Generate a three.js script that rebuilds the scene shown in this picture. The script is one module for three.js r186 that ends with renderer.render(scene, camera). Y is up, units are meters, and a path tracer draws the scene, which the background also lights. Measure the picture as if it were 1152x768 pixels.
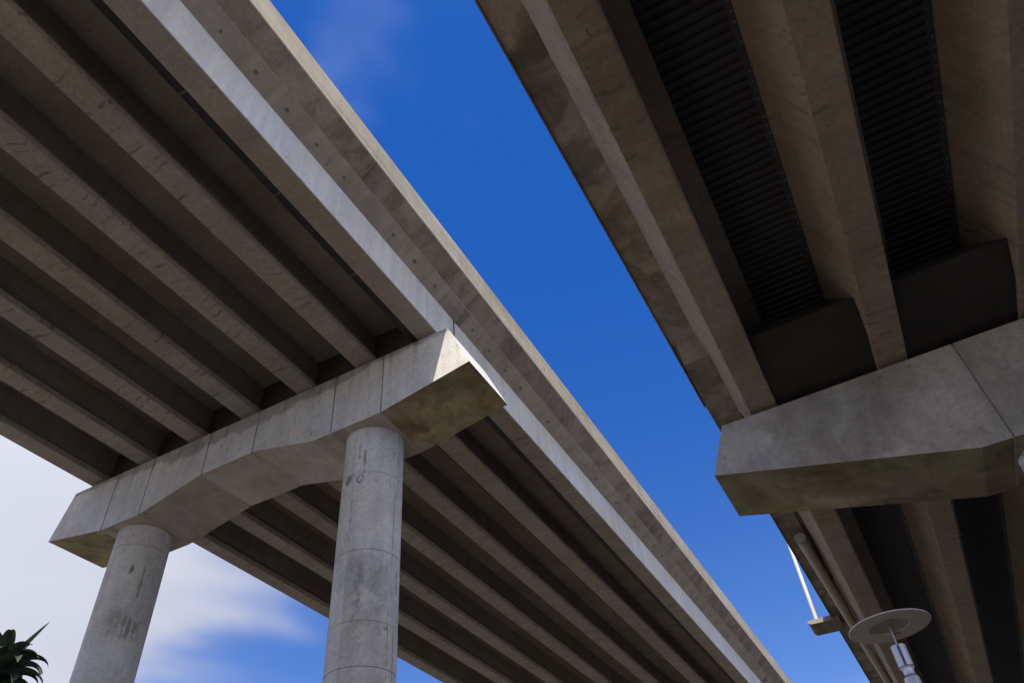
import * as THREE from 'three';
import { mergeGeometries } from 'three/addons/utils/BufferGeometryUtils.js';

// ---------------------------------------------------------------- camera, sky, sun, exposure
// world: x across the viaducts (right), y up, z = -d where d runs along the viaducts away from the viewer; eye at the origin, 1.6 m above ground
const scene = new THREE.Scene();
const camera = new THREE.PerspectiveCamera(48.79, 1.5015, 0.1, 3000);
{
  const right = new THREE.Vector3(0.87938115, -0.07346501, -0.47041651);
  const up = new THREE.Vector3(0.37649395, 0.71209606, 0.59259726);
  const back = new THREE.Vector3(0.29144658, -0.69822782, 0.65386298);
  camera.quaternion.setFromRotationMatrix(new THREE.Matrix4().makeBasis(right, up, back));
  camera.position.set(0, 0, 0);
}
const EXPOSURE = 2.7;
const sunDir = new THREE.Vector3(0.212, 0.848, 0.485).normalize();
const sun = new THREE.DirectionalLight(new THREE.Color().setRGB(1, 0.94, 0.85), 3.1);
sun.position.copy(sunDir).multiplyScalar(160);
sun.castShadow = true;
sun.shadow.mapSize.set(4096, 4096);
Object.assign(sun.shadow.camera, { left: -90, right: 90, top: 90, bottom: -90, near: 1, far: 400 });
scene.add(sun, sun.target);

// seeded hash and tileable noise
function hash(x, y, s) {
  let h = Math.imul(x, 374761393) ^ Math.imul(y, 668265263) ^ Math.imul(s, 974634777);
  h = Math.imul(h ^ (h >>> 13), 1274126177); h ^= h >>> 16;
  return (h >>> 0) / 4294967296;
}
function rng(seed) { let i = 0; return () => hash(i++, 7 + seed * 13, seed); }
function vnoise(x, y, px, py, s) {          // value noise, period px, py cells
  let ix = Math.floor(x), iy = Math.floor(y); const fx = x - ix, fy = y - iy;
  const u = fx * fx * (3 - 2 * fx), v = fy * fy * (3 - 2 * fy);
  ix = ((ix % px) + px) % px; iy = ((iy % py) + py) % py;
  const jx = (ix + 1) % px, jy = (iy + 1) % py;
  const a = hash(ix, iy, s), b = hash(jx, iy, s), c = hash(ix, jy, s), d = hash(jx, jy, s);
  return a + (b - a) * u + (c - a) * v + (a - b - c + d) * u * v;
}
function fbm(x, y, px, py, s, oct = 4) {
  let r = 0, a = 0.5, t = 0;
  for (let i = 0; i < oct; i++) { r += a * vnoise(x, y, px, py, s + i * 17); t += a; a *= 0.5; x *= 2; y *= 2; px *= 2; py *= 2; }
  return r / t;
}
const sstep = (a, b, x) => { const t = Math.min(1, Math.max(0, (x - a) / (b - a))); return t * t * (3 - 2 * t); };
const mix = (a, b, t) => a + (b - a) * t;

{ // the sky: clear deep blue, paler towards the horizon, with banks of white cloud and thin wisps
  const W = 1024, H = 512, data = new Float32Array(W * H * 4);
  for (let j = 0; j < H; j++) for (let i = 0; i < W; i++) {
    const el = ((j + 0.5) / H - 0.5) * Math.PI, th = ((i + 0.5) / W - 0.5) * 2 * Math.PI;
    const y = Math.sin(el), x = Math.cos(el) * Math.cos(th), z = Math.cos(el) * Math.sin(th);
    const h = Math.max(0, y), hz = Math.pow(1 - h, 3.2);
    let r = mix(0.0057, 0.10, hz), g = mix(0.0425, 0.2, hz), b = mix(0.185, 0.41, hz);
    const mu = Math.max(0, x * sunDir.x + y * sunDir.y + z * sunDir.z), glow = Math.pow(mu, 9), phase = 0.9 + 5.4 * mu * mu;     // haze and cloud scatter forward, gain raised to fill the shaded front faces
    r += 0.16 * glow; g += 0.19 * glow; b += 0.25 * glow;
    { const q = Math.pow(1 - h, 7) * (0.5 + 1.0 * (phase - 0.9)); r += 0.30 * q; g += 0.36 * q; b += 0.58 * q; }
    // clouds on a layer above
    const k = 1 / (h + 0.16), cx = x * k, cz = z * k;
    const n = fbm(cx * 1.15 + 41.3, cz * 1.15 + 17.9, 4096, 4096, 5, 6);
    const big = fbm(cx * 0.42 + 90.4, cz * 0.42 + 31.2, 4096, 4096, 23, 3);
    const az = Math.atan2(x, -z) * 180 / Math.PI;                       // 0 = along the viaducts, negative = left
    const elD = el * 180 / Math.PI;
    const az2 = az + 20 * (fbm(cx * 2.2 + 2.3, cz * 1.3 + 6.1, 4096, 4096, 131, 5) - 0.5) + 22 * (fbm(cx * 4.2 + cz * 2.1 + 7.7, (cz * 4.2 - cx * 2.1) * 0.4 + 1.9, 4096, 4096, 151, 5) - 0.5) - 0.55 * (elD - 27);
    const bank = sstep(-38, -56, az2) * sstep(-130, -100, az) * sstep(50, 38, elD);   // the bank seen at the left
    const other = sstep(0.34, 0.46, big) * (1 - sstep(-110, -95, az) * sstep(28, 14, az)) * sstep(78, 55, elD);  // unseen cloud kept outside the view, added as fill light
    let cov = Math.min(1, bank * sstep(0.2, 0.75, n + 0.5 * sstep(-42, -60, az2)) + other * sstep(0.3, 0.52, n));
    const wx = cx * 3.1 + cz * 1.2, wz = cz * 3.1 - cx * 1.0;
    const wisp = sstep(0.56, 0.8, fbm(wx + 13.7, wz * 0.6 + 7.1, 4096, 4096, 61, 5)) * 0.2 * sstep(0.36, 0.6, vnoise(cx * 1.6 + 3.3, cz * 1.6 + 8.8, 4096, 4096, 77));
    const veil = Math.exp(-(((az + 46) / 17) ** 2) - ((elD - 61) / 8) ** 2) * sstep(0.4, 0.75, fbm(wx * 1.6 + 3.1, wz * 1.3 + 9.2, 4096, 4096, 167, 5)) * 0.085;
    cov = Math.min(1, cov + (wisp + veil) * (1 - cov));
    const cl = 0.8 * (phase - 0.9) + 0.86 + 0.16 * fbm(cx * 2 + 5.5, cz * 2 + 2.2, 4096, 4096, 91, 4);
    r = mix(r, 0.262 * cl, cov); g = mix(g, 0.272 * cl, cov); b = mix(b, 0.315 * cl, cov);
    if (y < 0) { const q = sstep(0, -0.12, y); r = mix(r, 0.10, q); g = mix(g, 0.10, q); b = mix(b, 0.09, q); }
    const o = (j * W + i) * 4; data[o] = r; data[o + 1] = g; data[o + 2] = b; data[o + 3] = 1;
  }
  const t = new THREE.DataTexture(data, W, H, THREE.RGBAFormat, THREE.FloatType);
  t.mapping = THREE.EquirectangularReflectionMapping; t.magFilter = THREE.LinearFilter; t.minFilter = THREE.LinearFilter;
  t.wrapS = THREE.RepeatWrapping; t.needsUpdate = true;
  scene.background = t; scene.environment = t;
}

// ---------------------------------------------------------------- materials
const enc = v => { v = Math.min(1, Math.max(0, v)); return Math.round(255 * (v <= 0.0031308 ? 12.92 * v : 1.055 * Math.pow(v, 1 / 2.4) - 0.055)); };
function makeTexture(W, H, fn, srgb = true) {
  const d = new Uint8Array(W * H * 4), c = [0, 0, 0];
  for (let j = 0; j < H; j++) for (let i = 0; i < W; i++) {
    fn(i / W, j / H, c, i, j); const o = (j * W + i) * 4;
    if (srgb) { d[o] = enc(c[0]); d[o + 1] = enc(c[1]); d[o + 2] = enc(c[2]); } else { d[o] = d[o + 1] = d[o + 2] = Math.min(255, Math.max(0, c[0] * 255)); }
    d[o + 3] = 255;
  }
  const t = new THREE.DataTexture(d, W, H, THREE.RGBAFormat);
  t.wrapS = t.wrapT = THREE.RepeatWrapping; t.magFilter = THREE.LinearFilter; t.minFilter = THREE.LinearMipmapLinearFilter; t.generateMipmaps = true;
  if (srgb) t.colorSpace = THREE.SRGBColorSpace; t.needsUpdate = true; return t;
}
// weathered concrete on a tile of LU x LV metres: u along the member, v across or up it
const LU = 32, LV = 8;
function concreteFn(o) {
  const { base, seed, mottle = 0.2, fine = 0.12, streak = 0.1, stripe = 0, long = 0, pits = 0.4, blotch = 0.3, stain = [0.5, 0.46, 0.4], tint = [1, 0.96, 0.88] } = o;
  return (u, v, c, i, j) => {
    const X = u * LU, Y = v * LV;
    const wu = 0.9 * (fbm(X * 1.5, Y * 1.5, 48, 12, seed + 81, 3) - 0.5), wv = 0.9 * (fbm(X * 1.5, Y * 1.5, 48, 12, seed + 85, 3) - 0.5);
    let k = 1;
    k *= 1 + mottle * 2 * (fbm(X * 0.5, Y * 0.5, 16, 4, seed, 5) - 0.5);
    k *= 1 + mottle * 1.2 * (fbm(X * 2, Y * 2, 64, 16, seed + 3, 3) - 0.5);
    k *= 1 + fine * 2 * (hash(i, j, seed + 9) - 0.5) * 0.5 + fine * (vnoise(X * 16, Y * 16, 512, 128, seed + 11) - 0.5);
    if (streak) k *= 1 + streak * 2 * (fbm(X * 6, Y * 0.5, 192, 4, seed + 21, 3) - 0.5);
    if (long) k *= 1 + long * 2 * (fbm(X * 0.25, Y * 12, 8, 96, seed + 25, 2) - 0.5);
    if (stripe) {
      const m = sstep(0.40, 0.62, fbm(X * 0.5, Y * 0.5, 16, 4, seed + 31, 2));
      const xi = X * 3.5 + 0.7 * (vnoise(X * 1, Y * 2, 32, 16, seed + 33) - 0.5) + 0.25 * (vnoise(X * 2, Y * 8, 64, 64, seed + 34) - 0.5), ci = ((Math.floor(xi) % 112) + 112) % 112, fr = xi - Math.floor(xi);
      const wd = 0.05 + 0.16 * hash(ci, 3, seed + 35), at = 0.25 + 0.5 * hash(ci, 5, seed + 35);
      const s = sstep(wd, wd * 0.3, Math.abs(fr - at)) * hash(ci, 9, seed + 35) * sstep(0.3, 0.62, vnoise(X * 4, Y * 5, 128, 40, seed + 36));
      k *= 1 - stripe * m * s;
    }
    if (o.patch) k *= 1 - o.patch * (sstep(0.3, 0.72, fbm((X + wu) * 2.5, (Y + wv) * 2.5, 80, 20, seed + 45, 5)) - 0.5);
    const t = sstep(0.48, 0.74, fbm((X + wu) * 0.75, (Y + wv) * 0.75, 24, 6, seed + 41, 6)) * blotch;
    const p = vnoise(X * 10, Y * 10, 320, 80, seed + 51);
    if (p > 0.965 - 0.0 && pits) k *= 1 - pits;
    const w = fbm(X * 0.4 + 0, Y * 0.5, 13, 4, seed + 61, 3);
    for (let q = 0; q < 3; q++) c[q] = base[q] * k * mix(1, stain[q], t) * mix(1, tint[q], sstep(0.4, 0.65, w));
  };
}
const concreteMap = o => makeTexture(2048, 512, concreteFn(o));
const roughBump = makeTexture(1024, 256, (u, v, c) => {
  const X = u * LU, Y = v * LV;
  c[0] = 0.5 + 0.6 * (fbm(X * 4, Y * 4, 128, 32, 303, 3) - 0.5) - (vnoise(X * 12, Y * 12, 384, 96, 307) > 0.9 ? 0.25 : 0);
}, false);
const conc = (name, o, extra = {}) => {
  const m = new THREE.MeshStandardMaterial({ map: concreteMap(o), roughness: 0.92, bumpMap: roughBump, bumpScale: o.bump ?? 0.006, ...extra }); m.name = name; return m;
};
const M = {
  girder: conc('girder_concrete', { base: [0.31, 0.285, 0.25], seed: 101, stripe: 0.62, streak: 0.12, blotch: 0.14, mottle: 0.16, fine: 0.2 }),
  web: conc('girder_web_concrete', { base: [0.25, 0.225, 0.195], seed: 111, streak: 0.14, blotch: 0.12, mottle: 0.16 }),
  outerGirder: conc('outer_girder_concrete', { base: [0.45, 0.445, 0.44], seed: 121, streak: 0.16, mottle: 0.1, blotch: 0.12 }),  // skylight on the outer side face is put into this paler, cooler base
  slab: conc('slab_concrete', { base: [0.27, 0.238, 0.21], seed: 141, mottle: 0.24, blotch: 0.2 }),
  overhang: conc('overhang_concrete', { base: [0.225, 0.205, 0.175], seed: 161, streak: 0.17, blotch: 0.2, patch: 0.16, mottle: 0.14, pits: 0.5 }),
  edgeRight: conc('right_overhang_concrete', { base: [0.32, 0.28, 0.24], seed: 191, mottle: 0.3, patch: 0.6, blotch: 0.5, fine: 0.22, stain: [0.55, 0.5, 0.47], bump: 0.012 }),
  edge: conc('edge_concrete', { base: [0.17, 0.15, 0.13], seed: 181, mottle: 0.24, patch: 0.4, blotch: 0.4, streak: 0.06, fine: 0.22, stain: [0.55, 0.5, 0.47], bump: 0.012 }),
  parapet: conc('parapet_concrete', { base: [0.255, 0.228, 0.185], seed: 201, long: 0.22, streak: 0.1, blotch: 0.3, mottle: 0.16 }),
  capRight: conc('right_cap_concrete', { base: [0.38, 0.36, 0.34], seed: 231, streak: 0.1, mottle: 0.26, blotch: 0.4, fine: 0.2, patch: 0.14 }),
  cap: conc('cap_concrete', { base: [0.45, 0.44, 0.425], seed: 221, streak: 0.12, mottle: 0.14, blotch: 0.2 }),
  capSoffit: conc('cap_soffit_concrete', { base: [0.44, 0.405, 0.37], seed: 241, mottle: 0.3, blotch: 0.6, stain: [0.5, 0.44, 0.36], pits: 0.6 }),
  algae: conc('algae_stained_concrete', { base: [0.31, 0.26, 0.175], seed: 261, mottle: 0.4, blotch: 0.7, patch: 0.4, stain: [0.62, 0.46, 0.28], tint: [0.86, 0.92, 0.74], pits: 0.5 }),
  box: conc('box_girder_concrete', { base: [0.345, 0.288, 0.225], seed: 281, streak: 0.1, stripe: 0.4, blotch: 0.3, mottle: 0.2, fine: 0.2 }),
  block: conc('diaphragm_concrete', { base: [0.042, 0.038, 0.033], seed: 301, blotch: 0.4 }),  // near-black base paints in the shade of the recesses over the piers
};
const plain = (name, rgb, roughness = 0.6, metalness = 0) => { const m = new THREE.MeshStandardMaterial({ color: new THREE.Color().setRGB(...rgb), roughness, metalness }); m.name = name; return m; };
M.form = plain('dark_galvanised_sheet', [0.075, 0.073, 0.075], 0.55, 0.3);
M.black = plain('black_plastic', [0.018, 0.018, 0.019], 0.5);
M.cable = plain('grey_cable', [0.09, 0.09, 0.088], 0.6);
M.clip = plain('dull_steel', [0.22, 0.22, 0.22], 0.6, 0.2);
M.rubber = plain('bearing_rubber', [0.03, 0.03, 0.03], 0.8);
M.plug = plain('dark_mortar', [0.11, 0.085, 0.075], 0.95);
M.galv = plain('pale_steel', [0.5, 0.5, 0.5], 0.5, 0.2);
M.silver = plain('silver_paint', [0.62, 0.64, 0.7], 0.35, 0.35);
M.white = plain('white_paint', [0.5, 0.485, 0.46], 0.5);
M.disc = plain('cream_paint', [0.66, 0.61, 0.54], 0.6);
M.discInner = plain('reflector_paint', [0.5, 0.43, 0.37], 0.45);
M.pvc = plain('grey_pipe', [0.5, 0.44, 0.36], 0.7);
M.grout = plain('pale_grout', [0.36, 0.33, 0.3], 0.95);

{ // front of the left cross beam: streaky concrete with a dark damp stain that has run down unevenly from its top
  const f = concreteFn({ base: [0.46, 0.447, 0.428], seed: 225, streak: 0.16, mottle: 0.16, blotch: 0.2, fine: 0.2 });
  const map = makeTexture(2048, 384, (u, v, c, i, j) => {
    f(u * 15.8 / LU, v * 2.3 / LV, c, i, j);
    const X = u * 15.8, dn = (1 - v) * 2.3;
    const amt = 0.35 + 0.65 * sstep(0.12, 0.3, u) * sstep(0.85, 0.55, u);
    const depth = amt * (0.1 + 0.9 * fbm(X * 0.9, 3.3, 4096, 4096, 711, 3) * 0.9 + 0.35 * fbm(X * 5, v * 2, 4096, 4096, 717, 3) - 0.22);
    const w = sstep(0.1, -0.05, dn - depth) * (0.55 + 0.45 * fbm(X * 3, dn * 3, 4096, 4096, 719, 3));
    const drip = sstep(0.6, 0.75, fbm(X * 7, dn * 0.5, 4096, 4096, 727, 2)) * sstep(1.5, 0.2, dn) * 0.18;
    const k = 1 - 0.5 * w - drip;
    c[0] *= k; c[1] *= k; c[2] *= k * (1 - 0.04 * w);
  });
  M.capFront = new THREE.MeshStandardMaterial({ map, roughness: 0.92 }); M.capFront.name = 'cap_front_concrete';
}

// ---------------------------------------------------------------- geometry helpers
// a list of polygons (each an array of [x, y, d]) becomes a flat-shaded geometry; uv by the main direction of each face, in metres; slot picks the material
function solid(faces, long = 'd', off = [0, 0]) {
  const pos = [], nor = [], uv = [], runs = new Map();
  const a = new THREE.Vector3(), b = new THREE.Vector3(), n = new THREE.Vector3();
  for (const f of faces) { const s = f.slot || 0; if (!runs.has(s)) runs.set(s, []); runs.get(s).push(f); }
  const groups = [];
  for (const [s, list] of [...runs].sort((p, q) => p[0] - q[0])) {
    const start = pos.length / 3;
    for (const f of list) {
      n.set(0, 0, 0);
      for (let i = 0; i < f.length; i++) {           // Newell
        const p = f[i], q = f[(i + 1) % f.length];
        n.x += (p[1] - q[1]) * (-p[2] - q[2]); n.y += (-p[2] + q[2]) * (p[0] + q[0]); n.z += (p[0] - q[0]) * (p[1] + q[1]);
      }
      n.normalize();
      const ax = Math.abs(n.x), ay = Math.abs(n.y), az = Math.abs(n.z);
      const map = p => {
        let u, v;
        if (az >= ax && az >= ay) { u = p[0]; v = p[1]; }
        else if (long === 'd') { u = p[2]; v = ay > ax ? p[0] : p[1]; }
        else { if (ay > ax) { u = p[0]; v = p[2]; } else { u = p[2]; v = p[1]; } }
        return [(u + off[0]) / LU, (v + off[1]) / LV];
      };
      const tri = f.tri || Array.from({ length: f.length - 2 }, (_, i) => [0, i + 1, i + 2]);
      const em = f.endMap;
      for (const t of tri) for (const i of t) { const p = f[i]; pos.push(p[0], p[1], -p[2]); nor.push(n.x, n.y, n.z); uv.push(...(em ? [(p[0] - em[0]) / em[2], (p[1] - em[1]) / em[3]] : map(p))); }
    }
    groups.push([start, pos.length / 3 - start, s]);
  }
  const g = new THREE.BufferGeometry();
  g.setAttribute('position', new THREE.Float32BufferAttribute(pos, 3));
  g.setAttribute('normal', new THREE.Float32BufferAttribute(nor, 3));
  g.setAttribute('uv', new THREE.Float32BufferAttribute(uv, 2));
  if (groups.length > 1) for (const r of groups) g.addGroup(...r);
  return g;
}
const area = p => p.reduce((s, q, i) => { const r = p[(i + 1) % p.length]; return s + q[0] * r[1] - r[0] * q[1]; }, 0);
// profile [[x, y], ...] run from d0 to d1, slid sideways by s0 / s1 at its ends; slotOf(edge) picks materials
function prismD(profile, d0, d1, { s0 = 0, s1 = 0, slotOf, endSlot = 0, endMap, long = 'd', off = [0, 0] } = {}) {
  const p = area(profile) > 0 ? profile : [...profile].reverse();
  const tri = THREE.ShapeUtils.triangulateShape(p.map(q => new THREE.Vector2(...q)), []);
  const faces = [];
  const A = p.map(q => [q[0] + s0, q[1], d0]); A.tri = tri; A.slot = endSlot; A.endMap = endMap; faces.push(A);
  const B = p.map(q => [q[0] + s1, q[1], d1]); B.tri = tri.map(t => [t[0], t[2], t[1]]); B.slot = endSlot;
  B.reverse(); B.tri = tri.map(t => t.map(i => p.length - 1 - i).reverse()); B.endMap = endMap; faces.push(B);
  for (let i = 0; i < p.length; i++) {
    const q = p[i], r = p[(i + 1) % p.length];
    const f = [[q[0] + s0, q[1], d0], [q[0] + s1, q[1], d1], [r[0] + s1, r[1], d1], [r[0] + s0, r[1], d0]];
    f.slot = slotOf ? slotOf(q, r) : 0; faces.push(f);
  }
  return solid(faces, long, off);
}
// profile [[d, y], ...] run from x0 to x1 (arrays give the x of every corner at either side)
function prismX(profile, x0, x1, { off = [0, 0], long = 'x' } = {}) {
  const p = area(profile) < 0 ? profile : [...profile].reverse();
  const X0 = i => typeof x0 === 'function' ? x0(p[i][1]) : x0, X1 = i => typeof x1 === 'function' ? x1(p[i][1]) : x1;
  const tri = THREE.ShapeUtils.triangulateShape(p.map(q => new THREE.Vector2(...q)), []);
  const A = p.map((q, i) => [X0(i), q[1], q[0]]); A.tri = tri;
  const B = p.map((q, i) => [X1(i), q[1], q[0]]); B.tri = tri.map(t => [t[0], t[2], t[1]]);
  const faces = [A, B];
  for (let i = 0; i < p.length; i++) {
    const k = (i + 1) % p.length;
    faces.push([[X0(i), p[i][1], p[i][0]], [X0(k), p[k][1], p[k][0]], [X1(k), p[k][1], p[k][0]], [X1(i), p[i][1], p[i][0]]]);
  }
  return solid(faces, long, off);
}
const boxG = (x0, x1, y0, y1, d0, d1, o) => prismD([[x0, y0], [x1, y0], [x1, y1], [x0, y1]], d0, d1, o);
function tubeG(a, b, r0, r1 = r0, seg = 16) {         // a, b: [x, y, d]
  const A = new THREE.Vector3(a[0], a[1], -a[2]), B = new THREE.Vector3(b[0], b[1], -b[2]), L = A.distanceTo(B);
  const g = new THREE.CylinderGeometry(r1, r0, L, seg);
  g.applyQuaternion(new THREE.Quaternion().setFromUnitVectors(new THREE.Vector3(0, 1, 0), B.clone().sub(A).normalize()));
  g.translate((A.x + B.x) / 2, (A.y + B.y) / 2, (A.z + B.z) / 2); return g;
}
function group(name, parent = scene) { const g = new THREE.Group(); g.name = name; parent.add(g); return g; }
function mesh(name, g, m, parent = scene) { const o = new THREE.Mesh(g, m); o.name = name; o.castShadow = o.receiveShadow = true; parent.add(o); return o; }
function tag(o, label, category, grp) { o.userData.label = label; o.userData.category = category; if (grp) o.userData.group = grp; return o; }
const rnd = rng(3);
const off = () => [rnd() * LU, rnd() * LV];

// ---------------------------------------------------------------- ground
const GROUND = -1.6;
{
  const soil = (base, seed) => {
    const map = makeTexture(512, 512, (u, v, c) => {
      const n = fbm(u * 16, v * 16, 16, 16, seed, 5), k = 0.7 + 0.6 * n + 0.2 * (hash(Math.floor(u * 512), Math.floor(v * 512), seed + 8) - 0.5);
      for (let q = 0; q < 3; q++) c[q] = base[q] * k;
    });
    return map;
  };
  const put = (name, x0, x1, y, map, matName, label, z0 = -1200, z1 = 1200) => {
    const g = new THREE.PlaneGeometry(x1 - x0, z1 - z0); g.rotateX(-Math.PI / 2);
    map.repeat.set((x1 - x0) / 10, (z1 - z0) / 10);
    const m = new THREE.MeshStandardMaterial({ map, roughness: 1 }); m.name = matName;
    const o = mesh(name, g, m); o.position.set((x0 + x1) / 2, y, (z0 + z1) / 2); o.userData.kind = 'structure'; o.userData.label = label;
  };
  put('ground', -1200, 1200, GROUND, soil([0.04, 0.038, 0.035], 401), 'old_asphalt', 'dark asphalt ground below the two viaducts');
  put('gravel_yard', -60, -4, GROUND + 0.004, soil([0.12, 0.1, 0.078], 431), 'dry_gravel', 'pale dry gravel yard under the left viaduct');
  put('added_bounce_apron', -90, -5, GROUND + 0.008, soil([0.45, 0.435, 0.41], 461), 'pale_bounce_ground', 'unseen pale apron added behind the viewpoint to bounce light', 24, 300);  // unseen paving added to bounce sunlight onto the pier fronts
  put('added_bounce_yard', -4.99, 110, GROUND + 0.008, soil([0.45, 0.435, 0.41], 471), 'pale_bounce_ground', 'unseen pale yard added far behind the viewpoint to bounce light', 55, 300);  // added as well, for low bounce light on faces towards the viewer
}

// ---------------------------------------------------------------- left viaduct
const S = 15, PIER = 13.54, SPAN = 36.6;
const leftSpans = [[PIER - SPAN, PIER], [PIER, PIER + SPAN], [PIER + SPAN, PIER + 2 * SPAN]];
const left = group('viaduct');
tag(left, 'left concrete viaduct carried on seven narrow I girders', 'viaduct');
{
  const yb = S, yt = 1.086 * S, GW = 0.0412 * S, step = 0.1424 * S;
  const gx = Array.from({ length: 7 }, (_, i) => -0.5248 * S - i * step);     // right-hand bottom corner of each girder, outer one first
  const iProfile = (xr, outer) => {
    const xl = xr - GW, c = (xr + xl) / 2, hw = 0.1, fy = 0.19, ty = 0.34;
    const L = [[c - hw, yt - 0.004], [c - hw, yb + ty], [xl, yb + fy], [xl, yb + 0.02], [xl + 0.02, yb]];
    const R = outer ? [[xr - 0.02, yb], [xr, yb + 0.02], [xr, yt - 0.004]]
      : [[xr - 0.02, yb], [xr, yb + 0.02], [xr, yb + fy], [c + hw, yb + ty], [c + hw, yt - 0.004]];
    return [...L, ...R];
  };
  leftSpans.forEach(([d0, d1]) => {
    gx.forEach((x, i) => {
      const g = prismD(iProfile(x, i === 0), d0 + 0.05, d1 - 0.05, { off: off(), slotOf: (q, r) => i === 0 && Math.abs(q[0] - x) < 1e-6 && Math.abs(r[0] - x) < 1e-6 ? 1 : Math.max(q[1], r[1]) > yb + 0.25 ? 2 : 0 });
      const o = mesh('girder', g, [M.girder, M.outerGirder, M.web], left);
      if (i === 0) o.userData.label = 'outer girder with a smooth side face coloured paler and cooler for skylight';
    });
    // cross walls between the girders over each pier
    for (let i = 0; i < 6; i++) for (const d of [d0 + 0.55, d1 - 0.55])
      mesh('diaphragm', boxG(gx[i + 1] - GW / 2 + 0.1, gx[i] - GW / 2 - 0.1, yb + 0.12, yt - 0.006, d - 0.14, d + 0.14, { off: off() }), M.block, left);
  });
  const dA = leftSpans[0][0], dB = leftSpans[2][1];
  const xr = gx[0], xl = gx[6] - GW;
  const rx = -0.496 * S, ry = 1.109 * S, ex = -0.4634 * S, ey = 1.133 * S, by = 1.199 * S;   // ridge, lower edge and top of the parapet
  leftSpans.forEach(([d0, d1]) => {
    mesh('deck_slab', prismD([[xr, yt], [rx + 0.004, ry - 0.012], [rx + 0.004, ry + 0.24], [xl - 0.4, ry + 0.24], [xl - 0.4, ry - 0.012], [xl, yt]], d0 + 0.012, d1 - 0.012,
      { off: off(), slotOf: (q, r) => Math.min(q[0], r[0]) >= xr - 0.01 ? 1 : 0 }), [M.slab, M.overhang], left);
    // cast edge units with the parapet on them, one every 5.2 m
    const n = 7, len = (d1 - d0) / n, o1 = off();
    for (let k = 0; k < n; k++) {
      const a = d0 + k * len + 0.011, b = d0 + (k + 1) * len - 0.011;
      mesh('edge_panel', prismD([[rx + 0.008, ry + 0.02], [ex - 0.015, ey], [ex - 0.015, ey + 0.02], [ex - 0.3, ey + 0.02], [rx + 0.008, ry + 0.16]], a, b, { off: o1 }), M.edge, left);
      mesh('parapet_panel', prismD([[ex - 0.26, ey + 0.024], [ex - 0.02, ey + 0.024], [ex, ey + 0.044], [ex, by - 0.03], [ex - 0.03, by], [ex - 0.22, by], [ex - 0.25, by - 0.03]], a, b, { off: o1 }), M.parapet, left);
      // far side
      mesh('parapet_panel', prismD([[xl - 0.4, ry - 0.02], [xl - 0.41, by], [xl - 0.63, by], [xl - 0.64, ry - 0.02]], a, b, { off: o1 }), M.parapet, left);
    }
    mesh('joint_block', prismD([[xr + 0.01, yt - 0.012], [rx - 0.01, ry - 0.034], [rx - 0.01, ry + 0.1], [xr + 0.01, yt + 0.1]], d1 - 0.3, d1 + 0.3, { off: off() }), M.edge, left);
  });
  // plugged form-tie holes along the overhang
  const hole = new THREE.CylinderGeometry(0.045, 0.045, 0.02, 12);
  const hx = -0.4664 * 1.0965 * S, slope = Math.atan2(ry - yt, rx - xr);
  for (let d = 0.47; d < 48; d += 1.065) {
    const t = (hx + (rnd() - 0.5) * 0.05 - xr) / (rx - xr), o = mesh('tie_hole_plug', hole, M.plug, left);
    o.position.set(mix(xr, rx, t), mix(yt, ry, t) - 0.008, -d); o.rotation.z = slope; const s = 0.7 + rnd() * 0.6; o.scale.set(s, 1, s * (0.7 + rnd() * 0.8)); d += (rnd() < 0.22 ? 1.065 : 0);
  }
  // bearings
  for (const [d0, d1] of leftSpans) for (const x of gx) for (const d of [d0 + 0.38, d1 - 0.38])
    mesh('bearing', boxG(x - GW + 0.1, x - 0.1, yb - 0.125, yb + 0.004, d - 0.2, d + 0.2), M.rubber, left);

  // cable tray hung beside the foot of the outer girder
  const tray = group('cable_tray'); tag(tray, 'black ladder cable tray running along the outer girder of the left viaduct', 'cable tray');
  const tx1 = gx[0] - GW - 0.01, tx0 = tx1 - 0.19, ty = yb + 0.03;
  for (const [a, b] of [[-20, PIER - 0.3], [PIER + 0.3, PIER + SPAN - 0.3]]) {
    mesh('tray_rail', boxG(tx0, tx0 + 0.03, ty, ty + 0.1, a, b), M.black, tray);
    mesh('tray_rail', boxG(tx1 - 0.03, tx1, ty, ty + 0.1, a, b), M.black, tray);
    mesh('cable', tubeG([tx0 + 0.075, ty + 0.062, a + 0.1], [tx0 + 0.075, ty + 0.062, b - 0.1], 0.028, 0.028, 10), M.cable, tray);
    mesh('cable', tubeG([tx0 + 0.125, ty + 0.05, a + 0.1], [tx0 + 0.125, ty + 0.05, b - 0.1], 0.018, 0.018, 8), M.black, tray);
    const rungs = [];
    for (let d = a + 0.1; d < b; d += 0.11) rungs.push(boxG(tx0 + 0.03, tx1 - 0.03, ty + 0.005, ty + 0.03, d, d + 0.05));
    mesh('tray_rungs', mergeGeometries(rungs), M.black, tray).userData.kind = 'stuff';
    mesh('tray_plate', boxG(tx0 + 0.031, tx1 - 0.031, ty + 0.014, ty + 0.02, a, b), M.black, tray);
    mesh('tray_cover', boxG(tx0 + 0.002, tx1 - 0.002, ty + 0.101, ty + 0.108, a, b), M.black, tray);
    for (let d = a + 0.7; d < b; d += 2.9) mesh('tray_bracket', boxG(tx0 - 0.01, tx1 + 0.012, ty - 0.012, ty - 0.002, d, d + 0.04), M.cable, tray);
  }
  // thin conduit along the second girder, far span only
  const cx = gx[1] - GW - 0.035;
  const con = mesh('conduit', tubeG([cx, yb + 0.04, PIER + 0.9], [cx, yb + 0.04, PIER + SPAN - 0.6], 0.028, 0.028, 10), M.black);
  tag(con, 'thin black conduit along the second girder beyond the left pier', 'conduit');
}

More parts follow.
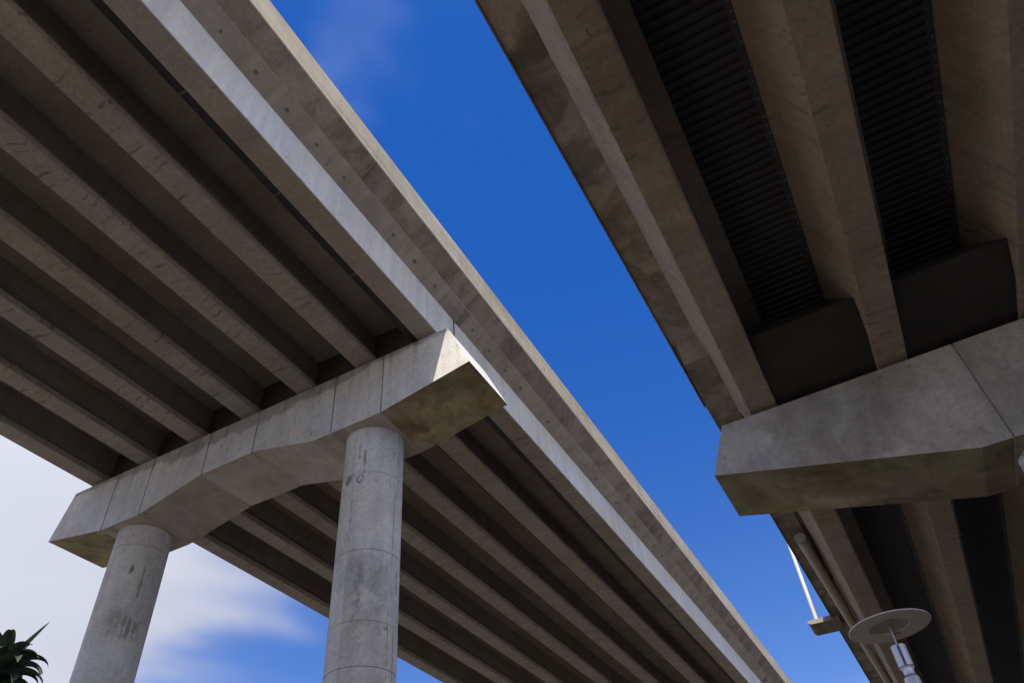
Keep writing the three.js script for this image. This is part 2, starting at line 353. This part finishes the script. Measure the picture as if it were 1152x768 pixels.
// piers of the left viaduct: a haunched cross beam on two round columns
function columnMap(seed, marks) {
  const f = concreteFn({ base: [0.45, 0.433, 0.412], seed, mottle: 0.17, streak: 0.14, blotch: 0.2, pits: 0.5, fine: 0.22, patch: 0.07 });
  return makeTexture(1024, 2048, (u, v, c, i, j) => {
    f(u * 5 / LU, v * 17 / LV, c, i, j);
    const ang = u * 360, y = v * 17;
    for (const [a, h, ra, rh, dark, kind] of marks) {
      const da = (((ang - a + 900) % 360) - 180) / ra, dh = (y - h) / rh, r2 = da * da + dh * dh;
      if (r2 > 4) continue;
      let w;
      if (kind === 'ring') { const r = Math.sqrt(r2) + 0.5 * (fbm(u * 80, v * 260, 80, 260, seed + 73, 2) - 0.5); w = sstep(0.35, 0.1, Math.abs(r - 0.8)) * 0.9 + (r < 0.35 ? 0.4 : 0); }
      else { const n = fbm(u * 40, v * 110, 40, 110, seed + 71, 4); w = sstep(1.25, 0.55, Math.sqrt(r2) + (n - 0.5) * 1.8); }
      for (let q = 0; q < 3; q++) c[q] *= 1 - dark * Math.min(1, w) * (q === 2 ? 1.05 : 1);
    }
  });
}
function leftPier(dc, label, maps) {
  const K = 0.992 * S, D = dc;                                        // beam top
  const pier = group('bridge_pier'); tag(pier, label, 'bridge pier', 'piers of the left viaduct');
  const hw = 0.0703 * K, cxm = -0.987 * K;
  // the underside as a line of [x, y] (fractions of K)
  const bot = [[-1.504, 0.892], [-1.333, 0.862], [-1.232, 0.862], [-1.072, 0.898], [-0.935, 0.898], [-0.795, 0.862], [-0.644, 0.862], [-0.459, 0.894]].map(p => [p[0] * K, p[1] * K]);
  const topL = -1.47 * K, topR = -0.503 * K;
  const joints = [-1.3365, -1.231, -1.0745, -0.9455, -0.754, -0.6435].map(x => x * K);
  const yAt = x => { for (let i = 0; i < bot.length - 1; i++) if (x <= bot[i + 1][0]) { const t = (x - bot[i][0]) / (bot[i + 1][0] - bot[i][0]); return mix(bot[i][1], bot[i + 1][1], t); } return bot[bot.length - 1][1]; };
  const cut = [null, ...joints, null], G = 0.022;
  const beam = group('cross_beam', pier);
  for (let i = 0; i < cut.length - 1; i++) {
    const a = cut[i] === null ? null : cut[i] + G, b = cut[i + 1] === null ? null : cut[i + 1] - G;
    const lo = a === null ? bot[0][0] : a, hi = b === null ? bot[bot.length - 1][0] : b;
    const under = [[lo, yAt(lo)], ...bot.filter(p => p[0] > lo + 0.02 && p[0] < hi - 0.02), [hi, yAt(hi)]];
    const prof = [...under, [b === null ? topR : hi, K], [a === null ? topL : lo, K]];
    const endPiece = a === null || b === null;
    const g = prismD(prof, D - hw, D + hw, { long: 'x', off: off(), endSlot: 3, endMap: [-1.512 * K, 0.855 * K, 1.062 * K, 0.147 * K],
      slotOf: (q, r) => (q[1] < K * 0.93 && r[1] < K * 0.93) ? (endPiece ? 2 : 1) : 0 });
    mesh('beam_segment', g, [M.cap, M.capSoffit, M.algae, M.capFront], beam);
  }
  const inner = [[bot[0][0] + 0.3, yAt(bot[0][0] + 0.3) + 0.003], ...bot.slice(1, -1).map(p => [p[0], p[1] + 0.003]), [bot[7][0] - 0.3, yAt(bot[7][0] - 0.3) + 0.003], [topR - 0.3, K - 0.03], [topL + 0.3, K - 0.03]];
  mesh('beam_core', prismD(inner, D - hw + 0.06, D + hw - 0.06, { long: 'x' }), M.capSoffit, beam);
  // columns cast in lifts
  const rad = 0.0525 * S;
  [[-1.2865 * S * 0.992, 0], [-0.7045 * S * 0.992, 1]].forEach(([x, ci]) => {
    const col = group('column', pier); col.position.set(x, GROUND, -D);
    const ys = (ci ? [14.4, 12.96, 10.77, 9.04, 8.04, 5, 2.4, 0] : [14.4, 13.77, 9.3, 6.3, 3, 0]);
    const top = 0.862 * K - GROUND; ys[0] = top;
    const mat = maps[ci];
    for (let k = 0; k < ys.length - 1; k++) {
      const y1 = ys[k] - (k ? 0.004 : -0.02), y0 = Math.max(ys[k + 1] + 0.004, k === ys.length - 2 ? -0.3 : -1), r = rad + (hash(k, ci, 77) - 0.5) * 0.008, e = 0.006;
      const pts = [[r - 0.03, y0], [r - e, y0], [r, y0 + e], [r, y1 - e], [r - e, y1], [r - 0.03, y1]].map(p => new THREE.Vector2(...p));
      const g = new THREE.LatheGeometry(pts, 64);
      const P = g.attributes.position, U = g.attributes.uv;
      for (let q = 0; q < P.count; q++) U.setY(q, P.getY(q) / 17);
      mesh('column_lift', g, mat, col);
    }
    mesh('column_core', new THREE.CylinderGeometry(rad - 0.028, rad - 0.028, top + 0.2, 48).translate(0, top / 2 - 0.1, 0), M.block, col);
  });
  return pier;
}
const colMats = [   // angle, height, reach in degrees, reach in metres, strength, kind
  [[47, 12.96, 6, 0.12, 0.7, 'spot'], ...[38, 50, 61, 72, 83, 93].map((a, i) => [a, 11.3 + (i % 2) * 0.06, 5, 0.3, [0.15, 0.25, 0.38, 0.5, 0.4, 0.22][i], 'spot']), [72, 12.6, 3, 0.5, 0.4, 'spot'], [64, 11.4, 40, 0.5, 0.12, 'spot']],
  [[13, 12.78, 8, 0.13, 0.6, 'ring'], [-14, 12.85, 9, 0.15, 0.6, 'spot'], [20, 10.2, 42, 0.5, 0.16, 'spot'], [26, 10.0, 7, 0.4, 0.26, 'spot'], [70, 9.9, 22, 0.45, 0.17, 'spot'], [45, 9.0, 30, 0.5, 0.1, 'spot'], [20, 8.6, 12, 0.7, 0.12, 'spot'],
    [0, 11.9, 0.8, 0.9, 0.5, 'spot'], [84, 11.5, 0.9, 0.8, 0.55, 'spot'], [100, 10.1, 4, 0.3, 0.6, 'ring'], [80, 8.7, 1.2, 0.8, 0.5, 'spot'], [95, 8.3, 1.5, 0.7, 0.5, 'spot'], [8, 13.7, 3, 0.4, 0.35, 'spot'], [20, 13.3, 2.5, 0.3, 0.45, 'spot'], [92, 13.2, 1.2, 0.9, 0.45, 'spot']],
].map((marks, i) => { const m = new THREE.MeshStandardMaterial({ map: columnMap(501 + i * 40, marks), roughness: 0.9 }); m.name = 'column_concrete'; return m; });
leftPier(PIER, 'near pier of the left viaduct: haunched concrete beam on two round columns', colMats);
for (const d of [PIER - SPAN, PIER + SPAN, PIER + 2 * SPAN]) {
  const p = leftPier(d, d < 0 ? 'pier of the left viaduct behind the viewpoint' : d < 60 ? 'next pier of the left viaduct, one span beyond the near pier' : 'farthest pier of the left viaduct, two spans beyond the near pier', colMats);
  p.name = 'bridge_pier_00' + (d < 0 ? 1 : d < 60 ? 2 : 3);
}

// ---------------------------------------------------------------- right viaduct
const R = 9.6, U = R / 12, RP = 1.5225 * R, RTOP = 1.139 * R;
const bend = d => d > RP ? 0.02 * R * Math.min(1, 1) + 0.0145 * (d - RP) : 0;
const rightV = group('viaduct_001');
tag(rightV, 'right concrete viaduct on broad tapered box girders with dark ribbed soffits', 'viaduct');
{
  const bw = 0.0615 * R, sl = 0.039 * R, step = 0.2755 * R, x0 = -0.083 * R;
  const bx = Array.from({ length: 7 }, (_, i) => x0 + i * step);  // outermost girders are unseen, added so the wider deck shades the ground
  const spans = [[RP - 38, RP], [RP, RP + 46]];
  const ledge = 0.07;
  spans.forEach(([d0, d1], si) => {
    const s0 = si ? bend(RP + 1e-3) : 0, s1 = si ? bend(d1) : 0;
    bx.forEach((x, i) => {
      const prof = [[x + 0.035, R], [x + bw - 0.03, R], [x + bw, R + 0.03], [x + bw, RTOP - 0.075], [x + bw + sl, RTOP - 0.06], [x + bw + sl, RTOP + 0.02], [x - sl, RTOP + 0.02], [x - sl, RTOP - 0.06], [x, R + 0.045]];
      mesh('box_girder', prismD(prof, d0 + 0.05, d1 - 0.05, { s0, s1, off: off() }), M.box, rightV);
      for (const d of [d0 + 0.5, d1 - 0.5]) { const s = mix(s0, s1, (d - d0) / (d1 - d0)); mesh('bearing', boxG(x + 0.15 + s, x + bw - 0.15 + s, R - 0.1, R + 0.003, d - 0.22, d + 0.22), M.rubber, rightV); }
    });
    // ribbed steel soffit sheets between the girders
    for (let i = 0; i < 6; i++) {
      const xa = bx[i] + bw + sl + 0.01, xb = bx[i + 1] - sl - 0.01, pitch = 0.223 * U, h = 0.05, faces = [], tips = [];
      const a = d0 + 0.3, b = d1 - 0.3, sh = d => mix(s0, s1, (d - d0) / (d1 - d0));
      const line = [];
      for (let d = a; d < b - pitch; d += pitch) line.push([d, 0], [d + 0.1 * U, 0], [d + 0.135 * U, h], [d + 0.19 * U, h]);
      for (let k = 0; k < line.length - 1; k++) {
        const [p, u] = line[k], [q, v] = line[k + 1], y = RTOP + 0.01;
        faces.push([[xa + sh(p), y + u, p], [xa + sh(q), y + v, q], [xb + sh(q), y + v, q], [xb + sh(p), y + u, p]]);
      }
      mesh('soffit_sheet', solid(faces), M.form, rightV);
      for (let k = 0; k < line.length; k += 4) { const d = line[k][0]; if (d > 0 && d < 26 && rnd() < 0.6) tips.push(boxG(xb - 0.05 + sh(d), xb - 0.01 + sh(d), RTOP - 0.012, RTOP + 0.008, d + 0.02, d + 0.07)); }
      if (tips.length) mesh('rib_end_clips', mergeGeometries(tips), M.clip, rightV).userData.kind = 'stuff';
      mesh('edge_angle', prismD([[xb - 0.1, RTOP + 0.0], [xb + 0.002, RTOP - 0.012], [xb + 0.002, RTOP + 0.004], [xb - 0.1, RTOP + 0.008]], a, b, { s0: sh(a), s1: sh(b) }), M.form, rightV);
      // cast cross wall at the pier, haunched towards the beam
      const dir = si ? -1 : 1, e = si ? d0 : d1, prof = [[-0.218, 1.1295], [-0.32, 1.02], [-0.22, 1.006], [0, 1.004], [0, 1.1295]].map(p => [e + dir * p[0] * R, p[1] * R]);
      const s = si ? s0 : 0;
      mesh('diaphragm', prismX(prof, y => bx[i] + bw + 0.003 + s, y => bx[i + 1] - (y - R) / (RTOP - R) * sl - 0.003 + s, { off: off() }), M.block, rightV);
    }
    // slab with its overhangs and edge beams
    const xe = -0.18 * R, xf = bx[6] + bw + sl + 0.75;
    mesh('deck_slab', prismD([[xe, RTOP + 0.001 + 0.0], [bx[0] - sl + 0.02, RTOP + 0.001], [bx[0] - sl + 0.03, RTOP + 0.075], [bx[6] + bw + sl - 0.03, RTOP + 0.075], [bx[6] + bw + sl - 0.02, RTOP + 0.001], [xf, RTOP + 0.001], [xf, RTOP + 0.3], [xe, RTOP + 0.3]], d0 + 0.015, d1 - 0.015, { s0: s0 * 0.2, s1: s1 * 0.85, off: off() }), M.edgeRight, rightV);
    const n = 9, len = (d1 - d0) / n;
    for (let k = 0; k < n; k++) {
      const a = d0 + k * len + 0.01, b = d0 + (k + 1) * len - 0.01, f = d => si ? mix(s0 * 0.2, s1 * 0.85, (d - d0) / (d1 - d0)) : 0;
      mesh('parapet_panel', prismD([[xe - 0.03, RTOP - 0.03], [xe - 0.003, RTOP - 0.03], [xe - 0.003, RTOP + 0.304], [xe + 0.2, RTOP + 0.304], [xe + 0.16, RTOP + 1.1], [xe - 0.03, RTOP + 1.1]], a, b, { s0: f(a), s1: f(b), off: off() }), M.parapet, rightV);
      mesh('parapet_panel', prismD([[xf + 0.003, RTOP - 0.03], [xf + 0.03, RTOP - 0.03], [xf + 0.03, RTOP + 1.1], [xf - 0.16, RTOP + 1.1], [xf - 0.2, RTOP + 0.304], [xf + 0.003, RTOP + 0.304]], a, b, { s0: f(a), s1: f(b), off: off() }), M.parapet, rightV);
    }
    if (!si) { // the thick end of the overhang by the pier
      const y1 = RTOP - 0.002, yl = 1.03 * R;
      mesh('end_block', prismX([[d1 - 3.05 * U, y1], [d1 - 2.75 * U, yl + 0.75 * U], [d1 - 0.02, yl + 0.7 * U], [d1 - 0.02, y1]], -2.03 * U, y => bx[0] - (y - R) / (RTOP - R) * sl - 0.006, { off: off() }), M.edgeRight, rightV);
    }
  });
  // corbel that carries the tall lamp pole
  const cd = 36.35 * U, cy = 1.122 * R;
  mesh('pole_corbel', prismD([[-0.243 * R + 0.1 * U, cy + 0.1 * U], [-0.13 * R, cy + 0.05 * U], [-0.13 * R, cy + 0.28 * U], [-0.243 * R, cy + 0.28 * U], [-0.243 * R, cy + 0.18 * U]], cd - 0.4 * U, cd + 1.1 * U, { off: off() }), M.parapet, rightV);
  const lp = group('lamp_pole'); tag(lp, 'tall white lamp pole standing on the corbel of the right viaduct', 'lamp pole');
  lp.position.set(-0.0701 * (cd + 0.1 * U), cy + 0.28 * U, -cd - 0.1 * U);
  mesh('shaft', new THREE.CylinderGeometry(0.05, 0.075, 9, 20).translate(0, 4.53, 0), M.white, lp);
  mesh('base_plate', new THREE.BoxGeometry(0.34, 0.03, 0.34).translate(0, 0.015, 0), M.galv, lp);
  mesh('arm', tubeG([0, 8.98, 0], [1.6, 9.3, 0], 0.04, 0.035, 12), M.white, lp);
  mesh('lamp_head', new THREE.BoxGeometry(0.6, 0.08, 0.22).translate(1.8, 9.3, 0), M.galv, lp);
  // drain pipe under the overhang
  const dp = group('drain_pipe'); tag(dp, 'grey drain pipe slung under the edge of the right viaduct', 'drain pipe');
  const P = t => [mix(-0.1089 * 1.112 * R, -0.0645 * 1.075 * R, t), mix(1.112 * R, 1.075 * R, t), mix(2.048 * 1.112 * R, 3.4215 * 1.075 * R, t)];
  mesh('pipe', tubeG(P(0), P(1.25), 0.145, 0.145, 20), M.pvc, dp);
  mesh('end_cap', tubeG(P(-0.006), P(0.004), 0.158, 0.158, 20), M.grout, dp);
  for (const t of [0.18, 0.36, 0.56, 0.8, 1.02]) {
    mesh('coupling', tubeG(P(t - 0.006), P(t + 0.006), 0.158, 0.158, 20), M.pvc, dp);
    const p = P(t + 0.02); mesh('hanger', boxG(p[0] - 0.015, p[0] + 0.015, p[1] + 0.1, RTOP + 0.01, p[2] - 0.02, p[2] + 0.02), M.cable, dp);
  }
}
{ // its pier: a beam with tapering ends on two round columns
  const K = R - 0.1, f = K / 1.0, pier = group('bridge_pier_004'); tag(pier, 'pier of the right viaduct with a beam end tapering up to the left', 'bridge pier');
  const d0 = 1.425 * K, d1 = 1.6215 * K, c = 0.775 * K;
  const half = [[-0.196, 0.887], [0.2835, 0.763]].map(p => [p[0] * K, p[1] * K]);
  const mir = x => 2 * c - x, jx = 0.339 * K, G = 0.014;
  const seg = [
    [[half[0][0], half[0][1]], [half[1][0], half[1][1]], [jx - G, half[1][1]], [jx - G, K], [-0.148 * K, K]],
    [[jx + G, half[1][1]], [mir(jx) - G, half[1][1]], [mir(jx) - G, K], [jx + G, K]],
    [[mir(jx) + G, half[1][1]], [mir(half[1][0]), half[1][1]], [mir(half[0][0]), half[0][1]], [mir(-0.148 * K), K], [mir(jx) + G, K]],
  ];
  const beam = group('cross_beam', pier);
  for (const s of seg) mesh('beam_segment', prismD(s, d0, d1, { long: 'x', off: off(), slotOf: (q, r) => (q[1] < K * 0.95 && r[1] < K * 0.95) ? 1 : 0 }), [M.capRight, M.algae], beam);
  mesh('beam_core', boxG(jx - 0.5, mir(jx) + 0.5, half[1][1] + 0.004, K - 0.03, d0 + 0.04, d1 - 0.04, { long: 'x' }), M.capRight, beam);
  for (const cx of [0.435, 2 * 0.775 - 0.435]) {
  const col = mesh('column', new THREE.CylinderGeometry(1.08 * U, 1.08 * U, half[1][1] - GROUND + 0.2, 64).translate(0, (half[1][1] - GROUND + 0.2) / 2 - 0.2, 0), colMats[0], pier);
  col.position.set(cx * K, GROUND, -(d0 + d1) / 2);
  }
  // small round lamp on the column head
  const wl = group('bulkhead_lamp'); tag(wl, 'small round white lamp on the column of the right pier', 'wall lamp');
  const lx = 0.435 * K - 0.83, ld = (d0 + d1) / 2 - 0.27;
  wl.position.set(lx, 7.1, -ld);
  const dirv = new THREE.Vector3(lx - 0.435 * K, 0, (d0 + d1) / 2 - ld).normalize();
  wl.quaternion.setFromUnitVectors(new THREE.Vector3(0, 1, 0), dirv);
  mesh('lamp_base', new THREE.CylinderGeometry(0.12, 0.13, 0.05, 24), M.galv, wl);
  mesh('lamp_cover', new THREE.SphereGeometry(0.108, 24, 10, 0, Math.PI * 2, 0, Math.PI / 2).scale(1, 0.7, 1).translate(0, 0.025, 0), M.white, wl);
}

// ---------------------------------------------------------------- street lamp with a disc reflector
{
  const D = 12.5, lamp = group('street_lamp'); tag(lamp, 'silver street lamp with a wide cream disc reflector on top', 'street lamp');
  lamp.position.set(0.0065 * D, GROUND, -D);
  const yD = 0.3521 * D - GROUND, yC = 0.328 * D - GROUND;
  const lathe = (pts, seg = 48) => new THREE.LatheGeometry(pts.map(p => new THREE.Vector2(...p)), seg);
  mesh('disc_reflector', lathe([[0.29, 0.03], [0.29, -0.008], [0.3, -0.014], [0.585, -0.022], [0.595, -0.012], [0.59, 0], [0.3, 0.06], [0, 0.075]], 64).translate(0, yD, 0), M.disc, lamp);
  mesh('reflector_dish', lathe([[0.291, 0.004], [0.2, 0.02], [0, 0.03]], 48).translate(0, yD, 0), M.discInner, lamp);
  mesh('rod', new THREE.CylinderGeometry(0.011, 0.011, yD - yC + 0.34, 10).translate(0, (yD + yC - 0.3) / 2, 0.0).rotateX(0.0), M.galv, lamp);
  for (const [x, z] of [[0.03, 0.29], [0.06, -0.29]]) mesh('bracket', new THREE.BoxGeometry(0.11, 0.02, 0.05).translate(x, yD - 0.02, z), M.clip, lamp);
  // slotted projector housing: an open sleeve round an inner barrel
  const sleeve = new THREE.CylinderGeometry(0.105, 0.105, 0.3, 40, 1, true, 0.16, Math.PI * 2 - 0.32).translate(0, yC - 0.15, 0);
  mesh('housing', sleeve, new THREE.MeshStandardMaterial({ color: new THREE.Color().setRGB(0.62, 0.64, 0.7), roughness: 0.35, metalness: 0.35, side: THREE.DoubleSide }), lamp);
  mesh('barrel', lathe([[0, -0.02], [0.09, -0.02], [0.098, -0.04], [0.098, -0.3], [0.06, -0.31]]).translate(0, yC, 0), M.cable, lamp);
  mesh('collar', lathe([[0.06, -0.31], [0.1, -0.305], [0.1, -0.32], [0.075, -0.325], [0.075, -0.43], [0.095, -0.435], [0.095, -0.45], [0.05, -0.455]]).translate(0, yC, 0), M.silver, lamp);
  mesh('seal_ring', lathe([[0.07, -0.43], [0.097, -0.43], [0.097, -0.442], [0.07, -0.442]]).translate(0, yC + 0.002, 0), M.black, lamp);
  mesh('pole', lathe([[0.06, yC - 0.452], [0.105, yC - 0.458], [0.11, yC - 0.9], [0.11, 3], [0.12, 0.02], [0.12, 0]], 40), M.silver, lamp);
  mesh('base_plate', new THREE.CylinderGeometry(0.22, 0.22, 0.03, 24).translate(0, 0.015, 0), M.galv, lamp);
}

// ---------------------------------------------------------------- plant at the lower left
{
  const plant = group('broad_leaf_plant'); tag(plant, 'dark green plant with arching sword leaves at the lower left edge', 'plant');
  const px = -8.62, pd = 4.8, head = 3.46 - GROUND;
  plant.position.set(px, GROUND, -pd);
  const leafMap = makeTexture(128, 512, (u, v, c) => {
    const n = fbm(u * 8, v * 24, 8, 24, 811, 4), k = 0.7 + 0.6 * n, rib = sstep(0.05, 0.0, Math.abs(u - 0.5)) * 0.4, l = 1 + 0.25 * (vnoise(u * 32, v * 3, 32, 3, 815) - 0.5);
    c[0] = 0.045 * k * l * (1 + rib); c[1] = 0.062 * k * l * (1 + rib); c[2] = 0.042 * k * l;
  });
  const leafMat = new THREE.MeshPhysicalMaterial({ map: leafMap, roughness: 0.3, side: THREE.DoubleSide }); leafMat.name = 'leaf';
  const paleMat = new THREE.MeshStandardMaterial({ map: leafMap, color: new THREE.Color().setRGB(2.6, 2.9, 2), roughness: 0.5, side: THREE.DoubleSide }); paleMat.name = 'young_leaf';
  const r = rng(19);
  mesh('stem', new THREE.CylinderGeometry(0.06, 0.1, head + 0.25, 12).translate(0, (head + 0.25) / 2 - 0.2, 0), plain('bark', [0.12, 0.095, 0.07], 0.95), plant);
  function leaf(az, elev, len, wid, droop, mat, y0, twist = 0) {
    const n = 14, pos = [], uv = [], idx = [], p = new THREE.Vector3(0, y0, 0); let e = elev;
    const side = new THREE.Vector3(-Math.sin(az), 0, Math.cos(az));
    for (let i = 0; i <= n; i++) {
      const t = i / n, dir = new THREE.Vector3(Math.cos(az) * Math.cos(e), Math.sin(e), Math.sin(az) * Math.cos(e));
      const nrm = new THREE.Vector3().crossVectors(side, dir).normalize(); if (nrm.y < 0) nrm.negate();
      const w = wid * Math.pow(Math.sin(Math.PI * Math.min(1, 0.1 + 0.9 * t) ** 0.75), 0.8) * (t > 0.985 ? 0.02 : 1);
      const s = side.clone().applyAxisAngle(dir, twist * t);
      for (const q of [-1, -0.5, 0, 0.5, 1]) {
        const v = p.clone().addScaledVector(s, q * w / 2).addScaledVector(nrm, (Math.abs(q) - 0.5) * w * 0.28);
        pos.push(v.x, v.y, v.z); uv.push((q + 1) / 2, t);
      }
      if (i < n) for (let k = 0; k < 4; k++) { const a = i * 5 + k; idx.push(a, a + 1, a + 5, a + 1, a + 6, a + 5); }
      p.addScaledVector(dir, len / n); e -= droop / n * (0.3 + 1.9 * t * t);
    }
    const g = new THREE.BufferGeometry(); g.setAttribute('position', new THREE.Float32BufferAttribute(pos, 3)); g.setAttribute('uv', new THREE.Float32BufferAttribute(uv, 2)); g.setIndex(idx); g.computeVertexNormals();
    mesh('leaf', g, mat, plant);
  }
  for (let i = 0; i < 46; i++) {
    const lvl = i / 46, az = i * 2.399 + r() * 0.4;
    leaf(az, mix(0.05, 1.0, lvl) + (r() - 0.5) * 0.3, 0.44 + 0.2 * r(), 0.15 + 0.05 * r(), mix(2.2, 1.7, lvl) + r() * 0.8, leafMat, head + lvl * 0.25 - 0.1, (r() - 0.5) * 0.6);
  }
  leaf(-0.15, 0.75, 0.72, 0.075, 0.05, paleMat, head + 0.05);
  leaf(2.2, 0.9, 0.66, 0.075, 0.1, paleMat, head + 0.05);
}

const renderer = new THREE.WebGLRenderer({ antialias: true });
renderer.setSize(1024, 682);
renderer.shadowMap.enabled = true;
renderer.toneMapping = THREE.LinearToneMapping;
renderer.toneMappingExposure = EXPOSURE;
renderer.render(scene, camera);
